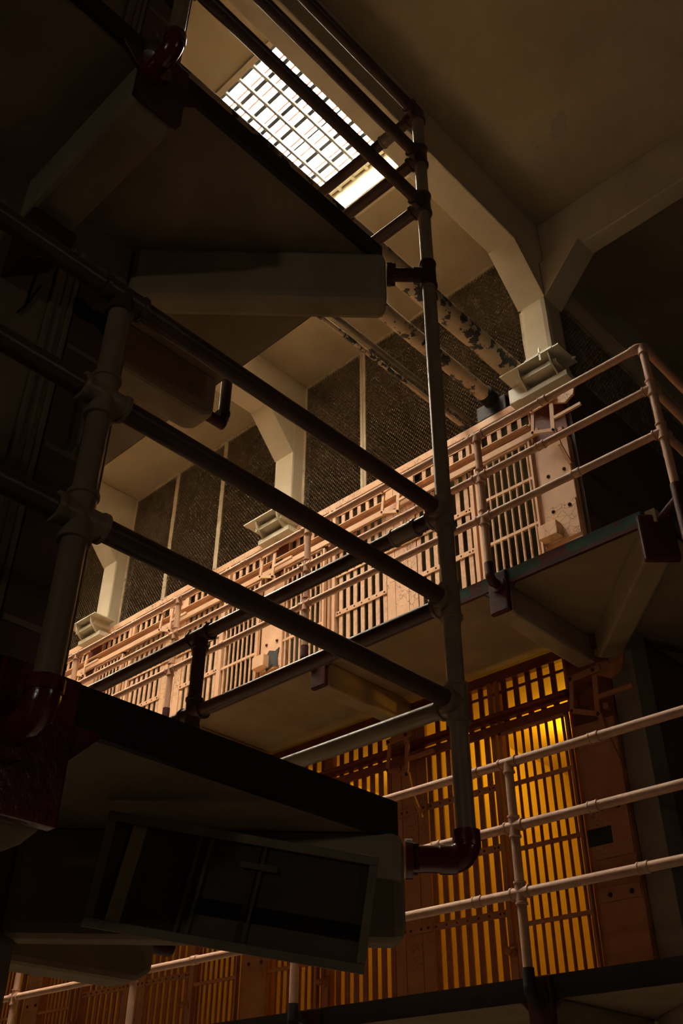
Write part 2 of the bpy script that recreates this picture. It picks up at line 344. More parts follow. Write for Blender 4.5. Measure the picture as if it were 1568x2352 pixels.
# ---------------- cream steel shelves at the pillar feet
def tray(k):
    yc = 2.79 + P*k
    t = thing('cable_tray', (5.15, yc, 5.36), 'cream steel tray bracket at the foot of the pillar ' + ordn[k], 'tray', 'tray brackets at the pillar feet')
    MB().box(5.02, 5.30, yc-0.29, yc+0.27, 5.415, 5.427).build('shelf_plate', 'tray', t)
    MB().box(5.08, 5.30, yc-0.22, yc+0.16, 5.32, 5.36).build('lower_plate', 'tray', t)
    for yy in (yc-0.19, yc+0.10):
        MB().prism([(5.03, yy, 5.415), (5.30, yy, 5.415), (5.30, yy, 5.24), (5.14, yy, 5.24), (5.05, yy, 5.33)], (0, 0.012, 0)).build('rib', 'tray', t)
    MB().box(5.14, 5.31, yc-0.26, yc+0.17, 5.20, 5.25).build('base_plate', 'tray', t)
    if k == 0:
        MB().beam((5.00, 2.80, 5.40), (5.00, 2.55, 5.40), 0.012, 0.018).build('cross_rod', 'tray', t)
        MB().beam((5.00, 2.66, 5.46), (5.00, 2.66, 5.33), 0.012, 0.016, (0, 1, 0)).build('cross_rod', 'tray', t)
        MB().box(5.19, 5.32, 2.93, 3.10, 5.25, 5.41).build('plinth_block', 'tray', t, bevel=0.01)
        MB().dome((5.22, 2.50, 5.40), (0, -1, 0), 0.016, 0.03).build('knob', 'tray', t)
for k in range(3): tray(k)
o = MB().prism([(5.40, 2.965, 5.72), (5.40, 3.005, 5.70), (5.40, 3.015, 6.1), (5.40, 3.01, 6.42), (5.40, 2.97, 6.42), (5.40, 2.975, 6.1)], (0.02, 0, 0)).build('flaking_batten', 'frame')
tag(o, 'short flaking ochre batten standing beside the corner pillar', 'batten')

# ---------------- woven wire screens between the pillars
def screen(y0, y1, label, x=5.47, z0=5.36, z1=CZ-0.02, axis='y', pitch=0.037, grp='wire screens above the upper cells', fm='frame'):
    def Pt(a, z, dx=0): return (x+dx, a, z) if axis == 'y' else (a, x+dx, z)
    t = thing('wire_screen', Pt((y0+y1)/2, z0), label, 'wire mesh screen', grp)
    fr = MB(); fw = 0.018
    for a, b in (((y0, z0), (y0, z1)), ((y1, z0), (y1, z1))):
        fr.beam(Pt(*a), Pt(*b), 0.03, 2*fw, Pt(1, 0) if axis == 'y' else (0, 1, 0))
    fr.beam(Pt(y0, z0), Pt(y1, z0), 0.035, 0.035); fr.beam(Pt(y0, z1), Pt(y1, z1), 0.035, 0.035)
    fr.build('screen_frame', fm, t)
    # honeycomb wire: neighbouring strands zigzag in opposite phase and touch
    w_ = MB(); W = 0.0195; per = 0.052; va = 0.012; sl = (per-2*va)/2; r = 0.0052
    n = int((y1-y0)/W); W = (y1-y0)/n
    for j in range(n+1):
        c = y0+j*W; sg = 1 if j % 2 else -1; pts = []; v = z0; k = 0
        while v < z1:
            o_ = sg*W/2*(1 if k % 2 == 0 else -1)
            pts.append((c+o_, v)); pts.append((c+o_, min(v+va, z1))); v += va+sl; k += 1
        base = len(w_.v)
        for (a, z) in pts:
            a = min(max(a, y0), y1)
            for da, dx in ((-r, 0), (0, -r), (r, 0), (0, r)): w_.v.append(Vector(Pt(a+da, z, dx)))
        for i in range(len(pts)-1):
            for q in range(4):
                w_.f.append([base+i*4+q, base+i*4+(q+1) % 4, base+i*4+4+(q+1) % 4, base+i*4+4+q]); w_.sm.append(False)
    w_.build('wire_mesh', 'mesh', t)
mull = [(2.97, 4.00), (4.02, 4.94), (4.98, 5.80), (6.09, 7.14), (7.17, 8.05), (8.08, 8.92), (9.21, 10.25), (10.3, 11.2), (11.24, 12.04)]
pos = ['first from the corner pillar', 'second from the corner pillar', 'third from the corner pillar', 'just beyond the second pillar', 'middle one of the second bay',
       'last one before the third pillar', 'just beyond the third pillar', 'far beyond the third pillar', 'farthest down the corridor']
for (a, b), s_ in zip(mull, pos): screen(a, b, 'brown woven wire screen over the upper cells, ' + s_)
screen(5.58, 7.4, 'dark woven wire screen above the block end wall, beside the corner pillar', x=2.80, z0=5.68, z1=6.66, axis='x', grp='wire screens above the end wall')
screen(7.45, 9.3, 'dark woven wire screen above the block end wall, farther right', x=2.80, z0=5.68, z1=6.66, axis='x', grp='wire screens above the end wall')
b = MB().box(5.57, 9.5, 2.72, 2.94, 5.35, 5.66).build('wall_attic_sill', 'endwall', struct=True)
m = MB()
for yy in (4.95, 7.14, 8.06): pass
# attic floor and roof of the far block
slabbox('wall_attic_floor', (5.36, 9.5, 2.66, YN, 5.25, 5.35), 'endwall')
slabbox('wall_attic_back', (9.4, 9.5, YE+0.4, YN, 5.35, CZ), 'endwall')

# ------------------------------------------------------------------ far block body
slabbox('wall_block_end', (5.36, 9.5, 2.53, 2.66, Z1, Z3-0.10), 'endwall')
slabbox('wall_block_end_upper', (5.345, 9.5, 2.655, 2.78, Z3, 5.35), 'endwall')
slabbox('wall_block_back', (7.6, 7.7, YE+0.12, YN, Z1, 5.25), 'cellwall')
# end pier beside the bars (plaster strip)
slabbox('trim_1', (5.33, 5.55, 2.52, 2.685, Z1, Z3-0.10), 'greypier')
slabbox('wall_tier_slab_middle', (5.36, 9.5, YE+0.12, YN, Z3-0.10, Z3), 'cellwall')
slabbox('wall_tier_slab_lower', (5.36, 9.5, YE+0.12, YN, Z2-0.10, Z2), 'cellwall')
CY = [2.84+1.56*i for i in range(8)]
for i, y in enumerate(CY):
    if i == 0: continue
    slabbox('wall_partition', (5.40, 7.6, y-0.06, y+0.06, Z2, Z3-0.10), 'cellwall')
    slabbox('wall_partition', (5.40, 7.6, y-0.06, y+0.06, Z3, 5.25), 'cellgreen')
slabbox('wall_partition', (5.40, 7.6, 2.80, 2.90, Z2, Z3-0.10), 'cellwall')
slabbox('wall_partition', (5.40, 7.6, 2.80, 2.90, Z3, 5.25), 'cellgreen')
slabbox('wall_cell_lining', (7.5, 7.58, 2.9, YN, Z3, 5.25), 'cellgreen')
slabbox('ceiling_cell_lining', (5.40, 7.5, 2.9, YN, 5.20, 5.245), 'cellgreen')

# ---------------- one cell front; sgn=+1: door next to the corner-side pillar, -1: mirrored
cellpos = ['nearest the block corner', 'second from the block corner', 'third from the block corner', 'fourth from the block corner', 'fifth from the block corner', 'sixth from the block corner']
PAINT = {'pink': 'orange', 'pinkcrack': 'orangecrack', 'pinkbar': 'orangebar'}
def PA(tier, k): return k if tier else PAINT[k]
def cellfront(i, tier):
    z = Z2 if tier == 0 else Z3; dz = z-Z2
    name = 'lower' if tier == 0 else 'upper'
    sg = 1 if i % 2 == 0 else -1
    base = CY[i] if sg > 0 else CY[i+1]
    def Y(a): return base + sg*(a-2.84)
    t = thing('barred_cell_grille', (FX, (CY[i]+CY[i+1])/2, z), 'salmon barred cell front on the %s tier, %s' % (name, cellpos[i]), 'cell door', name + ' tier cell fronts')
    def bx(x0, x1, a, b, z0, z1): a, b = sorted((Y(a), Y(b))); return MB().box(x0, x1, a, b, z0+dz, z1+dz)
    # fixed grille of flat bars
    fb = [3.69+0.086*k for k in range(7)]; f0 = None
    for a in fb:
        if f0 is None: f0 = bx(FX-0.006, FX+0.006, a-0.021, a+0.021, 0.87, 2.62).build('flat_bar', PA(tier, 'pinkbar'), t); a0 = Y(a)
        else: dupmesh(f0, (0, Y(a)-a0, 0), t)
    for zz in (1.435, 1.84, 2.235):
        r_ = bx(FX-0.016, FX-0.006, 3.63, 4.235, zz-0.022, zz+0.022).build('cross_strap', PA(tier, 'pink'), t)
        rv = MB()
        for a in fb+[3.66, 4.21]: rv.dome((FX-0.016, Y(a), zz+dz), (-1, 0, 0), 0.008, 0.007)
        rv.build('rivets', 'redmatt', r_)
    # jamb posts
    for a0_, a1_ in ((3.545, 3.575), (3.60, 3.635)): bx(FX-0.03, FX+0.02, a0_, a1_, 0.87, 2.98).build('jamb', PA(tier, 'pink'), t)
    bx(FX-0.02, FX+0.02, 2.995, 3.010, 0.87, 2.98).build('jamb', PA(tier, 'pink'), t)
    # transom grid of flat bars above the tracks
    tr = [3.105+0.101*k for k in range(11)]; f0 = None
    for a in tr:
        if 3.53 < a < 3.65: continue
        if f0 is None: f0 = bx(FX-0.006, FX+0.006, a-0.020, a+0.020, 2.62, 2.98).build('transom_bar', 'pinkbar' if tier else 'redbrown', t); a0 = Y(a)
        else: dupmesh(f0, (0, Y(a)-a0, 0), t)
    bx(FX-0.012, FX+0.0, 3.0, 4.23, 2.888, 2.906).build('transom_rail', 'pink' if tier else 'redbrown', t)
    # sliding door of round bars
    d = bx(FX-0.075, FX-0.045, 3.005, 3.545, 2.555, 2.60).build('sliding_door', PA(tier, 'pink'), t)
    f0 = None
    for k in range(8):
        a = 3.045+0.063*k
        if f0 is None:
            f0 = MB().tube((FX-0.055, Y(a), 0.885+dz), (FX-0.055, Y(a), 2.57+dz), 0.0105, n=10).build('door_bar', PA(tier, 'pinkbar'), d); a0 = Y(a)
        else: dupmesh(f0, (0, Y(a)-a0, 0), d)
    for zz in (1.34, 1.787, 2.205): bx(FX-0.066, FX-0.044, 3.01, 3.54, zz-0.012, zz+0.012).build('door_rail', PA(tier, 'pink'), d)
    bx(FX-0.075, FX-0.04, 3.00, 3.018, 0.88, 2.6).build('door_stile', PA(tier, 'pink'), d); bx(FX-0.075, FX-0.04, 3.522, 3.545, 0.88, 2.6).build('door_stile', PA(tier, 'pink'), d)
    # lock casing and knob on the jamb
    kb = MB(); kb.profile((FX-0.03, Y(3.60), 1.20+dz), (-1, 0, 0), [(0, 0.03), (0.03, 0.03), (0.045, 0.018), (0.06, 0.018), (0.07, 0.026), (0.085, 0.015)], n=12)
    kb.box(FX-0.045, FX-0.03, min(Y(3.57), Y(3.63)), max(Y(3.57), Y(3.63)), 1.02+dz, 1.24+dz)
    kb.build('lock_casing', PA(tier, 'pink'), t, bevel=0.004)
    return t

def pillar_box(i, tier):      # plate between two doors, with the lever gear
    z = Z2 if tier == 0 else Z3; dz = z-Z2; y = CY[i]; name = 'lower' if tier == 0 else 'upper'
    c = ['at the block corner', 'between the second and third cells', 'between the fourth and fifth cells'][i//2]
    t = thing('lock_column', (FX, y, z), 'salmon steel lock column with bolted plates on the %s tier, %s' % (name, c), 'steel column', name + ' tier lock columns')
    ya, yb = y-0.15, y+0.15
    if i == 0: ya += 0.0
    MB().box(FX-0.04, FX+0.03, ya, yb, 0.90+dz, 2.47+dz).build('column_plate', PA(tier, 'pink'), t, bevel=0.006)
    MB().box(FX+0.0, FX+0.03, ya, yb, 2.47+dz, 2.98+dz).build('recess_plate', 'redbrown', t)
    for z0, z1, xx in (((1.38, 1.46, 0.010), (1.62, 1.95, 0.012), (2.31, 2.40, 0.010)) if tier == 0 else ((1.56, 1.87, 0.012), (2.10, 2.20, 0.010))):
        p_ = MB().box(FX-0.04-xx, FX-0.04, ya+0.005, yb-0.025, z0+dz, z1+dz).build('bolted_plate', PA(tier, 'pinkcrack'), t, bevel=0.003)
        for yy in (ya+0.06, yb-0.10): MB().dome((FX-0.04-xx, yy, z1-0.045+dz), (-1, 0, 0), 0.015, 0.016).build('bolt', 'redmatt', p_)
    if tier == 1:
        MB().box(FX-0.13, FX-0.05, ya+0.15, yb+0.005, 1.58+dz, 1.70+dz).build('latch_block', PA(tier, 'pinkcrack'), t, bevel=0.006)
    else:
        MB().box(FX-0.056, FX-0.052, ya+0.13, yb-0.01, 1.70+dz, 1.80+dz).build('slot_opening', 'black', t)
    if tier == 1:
        for yy in (ya+0.05, ya+0.16, yb+0.02): MB().dome((FX-0.03, yy, 3.02+dz), (-1, 0, 0), 0.015, 0.018).build('bolt', 'redmatt', t)
    for zz in (2.52, 2.90): MB().box(FX-0.05, FX+0.0, ya+0.02, ya+0.06, zz+dz, zz+0.04+dz).build('bearing_lug', PA(tier, 'pink'), t, bevel=0.004)
    return t

def linkage(i, tier):
    z = Z2 if tier == 0 else Z3; y = CY[i]; dz = z-Z2; name = 'lower' if tier == 0 else 'upper'
    t = thing('lever_linkage', (5.15, y, 2.4+dz), 'salmon lever linkage on the door track of the %s tier, %s' % (name, ['at the block corner', 'at the first wide plate', 'at the second lock column', 'at the second wide plate', 'at the third lock column', 'at the third wide plate'][i]), 'door lever', name + ' tier lever linkages')
    x = 5.17
    x = 5.14; A = (x, y+0.03, 2.71+dz); B = (x, y+0.055, 2.51+dz); C = (x, y-0.14, 2.70+dz); D = (x, y-0.12, 2.44+dz)
    MB().beam(A, B, 0.014, 0.028, (0, 1, 0)).build('link_arm', PA(tier, 'pink'), t)
    MB().beam(C, D, 0.014, 0.034, (0, 1, 0)).build('link_arm', PA(tier, 'pink'), t)
    MB().beam((x-0.012, y+0.05, 2.715+dz), (x-0.012, y-0.19, 2.73+dz), 0.014, 0.040).build('top_link', PA(tier, 'pinkcrack'), t)
    MB().beam(B, D, 0.016, 0.03).build('bottom_link', PA(tier, 'pinkcrack'), t)
    MB().beam((x+0.01, y-0.125, 2.45+dz), (x+0.03, y-0.14, 2.30+dz), 0.02, 0.028, (0, 1, 0)).build('drop_arm', PA(tier, 'pink'), t)
    MB().beam((x+0.03, y-0.14, 2.31+dz), (x+0.09, y-0.17, 2.14+dz), 0.018, 0.024, (0, 1, 0)).build('drop_arm', PA(tier, 'pink'), t)
    MB().beam((x, y-0.14, 2.545+dz), (x, y-0.38, 2.55+dz), 0.02, 0.026).build('push_rod', PA(tier, 'pink'), t)
    for p in ((x-0.018, y+0.03, 2.715+dz), (x-0.018, y-0.14, 2.725+dz), B, D): MB().dome(p, (-1, 0, 0), 0.013, 0.018).build('pivot_pin', 'redmatt', t)
    if i == 0:
        pts = [(x, y-0.14, 2.70+dz), (x, y-0.25, 2.64+dz), (x, y-0.33, 2.68+dz), (x, y-0.36, 2.78+dz), (x, y-0.28, 2.76+dz), (x, y-0.16, 2.77+dz)]
        MB().prism(pts, (0.02, 0, 0)).build('quadrant_lever', PA(tier, 'pinkcrack'), t)

def wide_plate(i, tier):
    z = Z2 if tier == 0 else Z3; dz = z-Z2; y = CY[i]; name = 'lower' if tier == 0 else 'upper'
    t = thing('steel_panel', (FX, y, z), 'crackled salmon steel panel of three strips on the %s tier, %s' % (name, ['', 'nearest the block corner', '', 'second from the block corner', '', 'third from the block corner'][i]), 'steel panel', name + ' tier wide panels')
    for a, b in ((-0.165, -0.072), (-0.068, 0.072), (0.076, 0.165)):
        MB().box(FX-0.010, FX+0.02, y+a, y+b, 0.87+dz, 2.98+dz).build('panel_strip', PA(tier, 'pinkcrack'), t, bevel=0.002)
    for zz in (1.435, 2.235):
        r_ = MB().box(FX-0.022, FX-0.010, y-0.17, y+0.17, zz-0.024+dz, zz+0.024+dz).build('cross_strap', PA(tier, 'pink'), t)
        rv = MB()
        for a in (-0.13, -0.07, 0.02, 0.07, 0.13): rv.dome((FX-0.022, y+a, zz+dz), (-1, 0, 0), 0.010, 0.008)
        rv.build('rivets', 'redmatt', r_)

def header(tier):
    z = Z2 if tier == 0 else Z3; dz = z-Z2; name = 'lower' if tier == 0 else 'upper'; yb = CY[6]
    o = MB().box(FX-0.03, FX+0.03, 2.70, yb, 2.975+dz, 3.05+dz).build('header_plate', 'pinkcrack' if tier else 'redbrown', bevel=0.005)
    tag(o, 'long crackled salmon header plate above the %s tier cell fronts' % name, 'steel plate')
    t = thing('door_track', (5.2, (2.7+yb)/2, 2.65+dz), 'long salmon door track channel with push bar along the %s tier' % name, 'door track')
    for i in range(6):
        y0 = CY[i]+0.13; y1 = CY[i+1]-0.19
        rl = None; yy = CY[i]+0.25
        while yy < CY[i+1]-0.25:
            if rl is None: rl = MB().tube((5.25, yy, 2.60+dz), (5.28, yy, 2.60+dz), 0.022, n=8).build('roller', 'redmatt', t); y_0 = yy
            else: dupmesh(rl, (0, yy-y_0, 0), t)
            yy += 0.13
    MB().box(5.235, 5.262, 2.90, yb, 2.572+dz, 2.632+dz).build('push_bar', 'pink' if tier else 'redbrown', t, bevel=0.004)
    MB().box(5.27, 5.31, 2.99, yb, 2.678+dz, 2.738+dz).build('upper_channel', 'pink' if tier else 'redbrown', t)
    MB().box(5.225, 5.31, 2.99, yb, 2.700+dz, 2.708+dz).build('channel_lip', 'pink' if tier else 'redbrown', t)
for tier in (1, 0):
    for i in range(6): cellfront(i, tier); linkage(i, tier)
    for i in (0, 2, 4): pillar_box(i, tier)
    for i in (1, 3, 5): wide_plate(i, tier)
    header(tier)

# torn black sheet patches behind the upper columns
for i, yy, zz, lab in ((2, 5.93, 4.98, 'behind the second lever linkage'), (2, 5.93, 3.95, 'low on the second lock column'), (4, 9.02, 4.95, 'behind the far lever linkage')):
    pts = [(-0.09, -0.10), (-0.02, -0.06), (0.06, -0.10), (0.09, -0.02), (0.07, 0.06), (0.03, 0.10), (-0.05, 0.07), (-0.10, 0.09), (-0.08, 0.0)]
    o = MB().prism([(FX-0.062, yy+a, zz+b) for a, b in pts], (0.008, 0, 0)).build('dark_patch', 'patch')
    tag(o, 'torn dark grey patch on the salmon steel, ' + lab, 'dark patch')

# warm lamps in the lower cells
def lamp(i, x, y, z, power):
    t = thing('cell_lamp', (x, y, z), 'amber glowing bulb under the ceiling of the lower tier cell ' + cellpos[i], 'lamp', 'bulbs in the lower cells')
    MB().tube((x, y, z+0.08), (x, y, Z3-0.10), 0.012, n=10).build('lamp_stem', 'redmatt', t)
    MB().profile((x, y, z+0.03), (0, 0, 1), [(0, 0.03), (0.03, 0.024), (0.06, 0.02)], n=12).build('socket', 'redmatt', t)
    MB().profile((x, y, z+0.035), (0, 0, -1), [(0, 0.02), (0.02, 0.032), (0.045, 0.036), (0.07, 0.026), (0.08, 0.01)], n=14).build('bulb', 'bulb', t)
    d = bpy.data.lights.new('cell_light', 'POINT'); d.color = (1.0, 0.45, 0.008); d.energy = power*LAMP; d.shadow_soft_size = 0.05
    o = bpy.data.objects.new('cell_light', d); COL.objects.link(o); o.location = (x, y, z-0.12)
lamp(0, 6.45, 3.62, 2.96, 11)
for i, p in ((1, 7.5), (2, 4.5), (3, 4), (4, 4), (5, 4)): lamp(i, 6.5, CY[i]+0.78, 2.96, p)

# ------------------------------------------------------------------ galleries of the far block
def gallery_far(tier):
    z = Z2 if tier == 0 else Z3; name = 'lower' if tier == 0 else 'upper'
    t = thing('gallery_walkway', (SX, SY, z), 'concrete gallery walkway of the %s tier wrapping the far block' % name, 'walkway')
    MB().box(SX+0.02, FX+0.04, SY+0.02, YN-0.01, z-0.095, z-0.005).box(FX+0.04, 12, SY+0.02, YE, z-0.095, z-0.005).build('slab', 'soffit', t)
    fm = 'green' if tier else 'dark'
    f = MB(); c = 0.10
    f.box(SX, SX+0.02, SY+c, YN-0.01, z-0.075, z); f.box(SX+c, 12, SY, SY+0.02, z-0.075, z)
    f.prism([(SX, SY+c, z-0.075), (SX+c, SY, z-0.075), (SX+c, SY+0.02, z-0.075), (SX+0.02, SY+c, z-0.075)], (0, 0, 0.075))
    f.build('edge_band', fm, t)
    g = MB(); g.box(SX-0.004, SX+0.018, SY+c, YN-0.01, z-0.105, z-0.075); g.box(SX+c, 12, SY-0.004, SY+0.018, z-0.105, z-0.075)
    g.build('lower_lip', 'redmatt' if tier else 'dark', t)
    # perpendicular brackets
    ys = [2.845+1.56*k for k in range(7)]
    for k, yy in enumerate(ys):
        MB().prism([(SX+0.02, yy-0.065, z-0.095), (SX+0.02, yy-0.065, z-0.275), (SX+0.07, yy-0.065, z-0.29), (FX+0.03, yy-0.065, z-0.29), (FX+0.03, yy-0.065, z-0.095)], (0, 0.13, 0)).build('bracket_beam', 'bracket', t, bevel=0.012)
        e = MB(); e.box(SX-0.02, SX+0.02, yy-0.07, yy+0.07, z-0.285, z-0.0)
        e.prism([(SX-0.002, yy-0.07, z-0.10), (SX-0.002, yy-0.07, z-0.16), (SX-0.002, yy-0.13, z-0.10)], (0.02, 0, 0))
        e.prism([(SX-0.002, yy+0.07, z-0.10), (SX-0.002, yy+0.07, z-0.16), (SX-0.002, yy+0.13, z-0.10)], (0.02, 0, 0))
        e.build('end_plate', 'redmatt', t, bevel=0.01)
    # diagonal bracket under the corner
    a = Vector((SX+0.06, SY+0.06, z-0.19)); b = Vector((FX+0.02, YE+0.08, z-0.19))
    MB().beam(a, b, 0.15, 0.20).build('bracket_beam', 'bracket', t, bevel=0.015)
    d = (b-a).normalized()
    MB().beam(a-d*0.045, a+d*0.0, 0.20, 0.30).build('end_plate', 'redmatt', t, bevel=0.012)
    if tier == 1:
        MB().tube((FX+0.15, YE-0.02, z-0.14), (FX+2.6, SY-0.3, z-0.14), 0.014).build('conduit', 'redmatt', t)
    for xx in (7.4,):
        MB().box(xx-0.065, xx+0.065, SY+0.02, YE, z-0.29, z-0.095).build('bracket_beam', 'bracket', t, bevel=0.012)
gallery_far(1); gallery_far(0)

# ------------------------------------------------------------------ pipe railings
def coupling(m, c, axis, r, ln=0.06):
    m.profile(Vector(c)-Vector(axis).normalized()*ln/2, axis, [(0, r), (0.002, r*1.22), (0.010, r*1.26), (0.012, r*1.14), (ln-0.012, r*1.14), (ln-0.010, r*1.26), (ln-0.002, r*1.22), (ln, r)], n=18)
def cross_fit(parent, c, r, axes, material, tee=False):
    m = MB(); L_ = r*2.3
    c = Vector(c)
    for a in axes:
        a = Vector(a).normalized()
        m.profile(c-a*0.0, a, [(0, r*1.16), (L_-0.012, r*1.16), (L_-0.010, r*1.34), (L_-0.001, r*1.34), (L_, r*1.05)], n=18)
    m.add([], [])
    return m.build('pipe_fitting', material, parent)

def far_railing(tier):
    z = 0 if tier == 0 else H; name = 'lower' if tier == 0 else 'upper'; r = 0.0245
    t = thing('pipe_railing', (RX, RY, (Z2 if tier == 0 else Z3)), 'dusty pink three-rail pipe railing of the %s gallery on the far block' % name, 'railing')
    zs = [1.91+z, 1.567+z, 1.235+z]
    ys = [2.835, 4.46, 6.05, 7.61, 9.17, 10.73]
    zb = 0.80+z
    for j, zz in enumerate(zs):
        if j == 0:
            m = MB().tube((RX, RY+0.04, zz), (RX, 13.5, zz), r).tube((RX+0.04, RY, zz), (12, RY, zz), r)
        else: m = MB().tube((RX, RY, zz), (RX, 13.5, zz), r).tube((RX, RY, zz), (12, RY, zz), r)
        ra = m.build('rail', 'rail', t)
        for yy in ([2.30, 5.2, 7.0] if j == 0 else [2.36, 3.35] if j == 1 else [2.15, 5.4])+([3.06+0.02*j] if tier == 0 else []):
            cm = MB(); coupling(cm, (RX, yy, zz), (0, 1, 0), r); cm.build('coupling', 'rail', ra)
    for yy in ys:
        p = MB().tube((RX, yy, zb+0.05), (RX, yy, zs[0]), r).build('post', 'rail', t)
        cross_fit(p, (RX, yy, zs[0]), r, [(0, 1, 0), (0, -1, 0), (0, 0, -1)], 'rail')
        for zz in zs[1:]: cross_fit(p, (RX, yy, zz), r, [(0, 1, 0), (0, -1, 0), (0, 0, 1), (0, 0, -1)], 'rail')
        f = MB(); f.elbow((RX, yy, zb-0.03), (0, 0, -1), (1, 0, 0), r*1.25, 0.035); f.tube((RX, yy, zb-0.0), (RX, yy, zb+0.09), r*1.22)
        f.tube((RX+0.03, yy, zb-0.03), (SX-0.02, yy, zb-0.03), r*1.15); f.tube((SX-0.035, yy, zb-0.03), (SX-0.02, yy, zb-0.03), 0.05)
        f.build('foot_elbow', 'redmatt' if tier else 'dark', p)
    # corner post
    p = MB().tube((RX, RY, zb), (RX, RY, zs[0]-0.03), r).build('post', 'rail', t)
    m = MB(); m.elbow((RX, RY, zs[0]), (0, -1, 0), (1, 0, 0), r*1.3, 0.05); m.tube((RX+0.012, RY+0.012, zs[0]), (RX, RY, zs[0]-0.07), r*1.25)
    m.tube((RX, RY+0.04, zs[0]), (RX, RY+0.075, zs[0]), r*1.2); m.tube((RX+0.04, RY, zs[0]), (RX+0.075, RY, zs[0]), r*1.2)
    m.build('pipe_fitting', 'rail', p)
    for zz in zs[1:]: cross_fit(p, (RX, RY, zz), r, [(0, 1, 0), (1, 0, 0), (0, 0, 1), (0, 0, -1)], 'rail')
    f = MB(); f.tube((RX, RY, zb-0.30), (RX, RY, zb+0.06), r*1.25); f.tube((RX, RY, zb-0.02), (SX+0.02, SY, zb-0.02), r*0.8); f.build('foot_elbow', 'redmatt', p)
far_railing(1); far_railing(0)

# ------------------------------------------------------------------ near block
def near_gallery(tier):
    z = Z2 if tier == 0 else Z3; name = 'lower' if tier == 0 else 'upper'
    t = thing('gallery_walkway', (NX, NY, z), 'dark concrete gallery corner of the near block overhead, %s level' % name, 'walkway')
    MB().box(NWX-0.02, NX-0.006, NY+0.02, YN-0.01, z-0.095, z-0.003).box(-7.9, NWX, NY+0.02, NWY, z-0.0949, z-0.003).build('slab', 'soffit', t)
    f = MB(); c = 0.015
    f.box(NX-0.006, NX, NY+c, YN-0.01, z-0.09, z); f.box(-7.9, NX-c, NY, NY+0.02, z-0.10, z)
    f.prism([(NX, NY+c, z-0.09), (NX-c, NY, z-0.09), (NX-c, NY+0.02, z-0.09), (NX-0.006, NY+c, z-0.09)], (0, 0, 0.09))
    f.build('edge_band', 'dark', t)
    # brackets under the south strip
    for xx in (0.87, -0.73, -2.3):
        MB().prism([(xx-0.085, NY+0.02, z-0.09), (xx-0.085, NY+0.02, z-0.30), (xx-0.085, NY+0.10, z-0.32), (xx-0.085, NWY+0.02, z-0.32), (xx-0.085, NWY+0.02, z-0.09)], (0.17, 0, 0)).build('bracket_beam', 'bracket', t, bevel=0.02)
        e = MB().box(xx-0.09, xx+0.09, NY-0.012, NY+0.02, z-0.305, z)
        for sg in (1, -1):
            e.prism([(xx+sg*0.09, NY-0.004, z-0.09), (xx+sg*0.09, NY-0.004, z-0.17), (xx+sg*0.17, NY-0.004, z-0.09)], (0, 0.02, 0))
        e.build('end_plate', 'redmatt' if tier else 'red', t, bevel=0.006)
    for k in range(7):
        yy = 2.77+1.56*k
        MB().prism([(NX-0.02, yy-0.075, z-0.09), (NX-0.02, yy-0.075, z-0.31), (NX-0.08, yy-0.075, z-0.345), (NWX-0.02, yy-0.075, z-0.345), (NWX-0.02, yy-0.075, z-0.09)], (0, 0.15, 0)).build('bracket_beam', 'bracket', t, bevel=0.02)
        MB().tube((NX-0.02, yy+0.05, z-0.2), (NX+0.13, yy+0.05, z-0.2), 0.028).build('rail_stub', 'redmatt', t)
    # diagonal corner bracket
    a = Vector((NX-0.0, NY+0.0, z-0.225)); b = Vector((NWX-0.02, NWY+0.02, z-0.225))
    d = (b-a).normalized(); sdv = Vector((-d.y, d.x, 0))*0.062
    top = z-0.09; bot = z-0.36
    def q(p, s_, zz): return (p.x+sdv.x*s_, p.y+sdv.y*s_, zz)
    vs = [q(a, -1, top), q(a, 1, top), q(a, 1, bot), q(a, -1, bot), q(b, -1, top), q(b, 1, top), q(b, 1, bot), q(b, -1, bot)]
    MB().add(vs, [(0,1,2,3),(4,5,6,7),(0,1,5,4),(1,2,6,5),(2,3,7,6),(3,0,4,7)]).build('bracket_beam', 'bracket', t, bevel=0.03)
near_gallery(1); near_gallery(0)

slabbox('wall_near_end', (-7.9, NWX, NWY, NWY+0.15, Z1, 5.35), 'nearwall')
slabbox('wall_near_side', (NWX-0.15, NWX, NWY+0.15, YN, Z1, 5.35), 'nearwall')
slabbox('wall_near_roof', (-7.9, NWX, NWY+0.15, YN, 5.25, 5.35), 'nearwall')

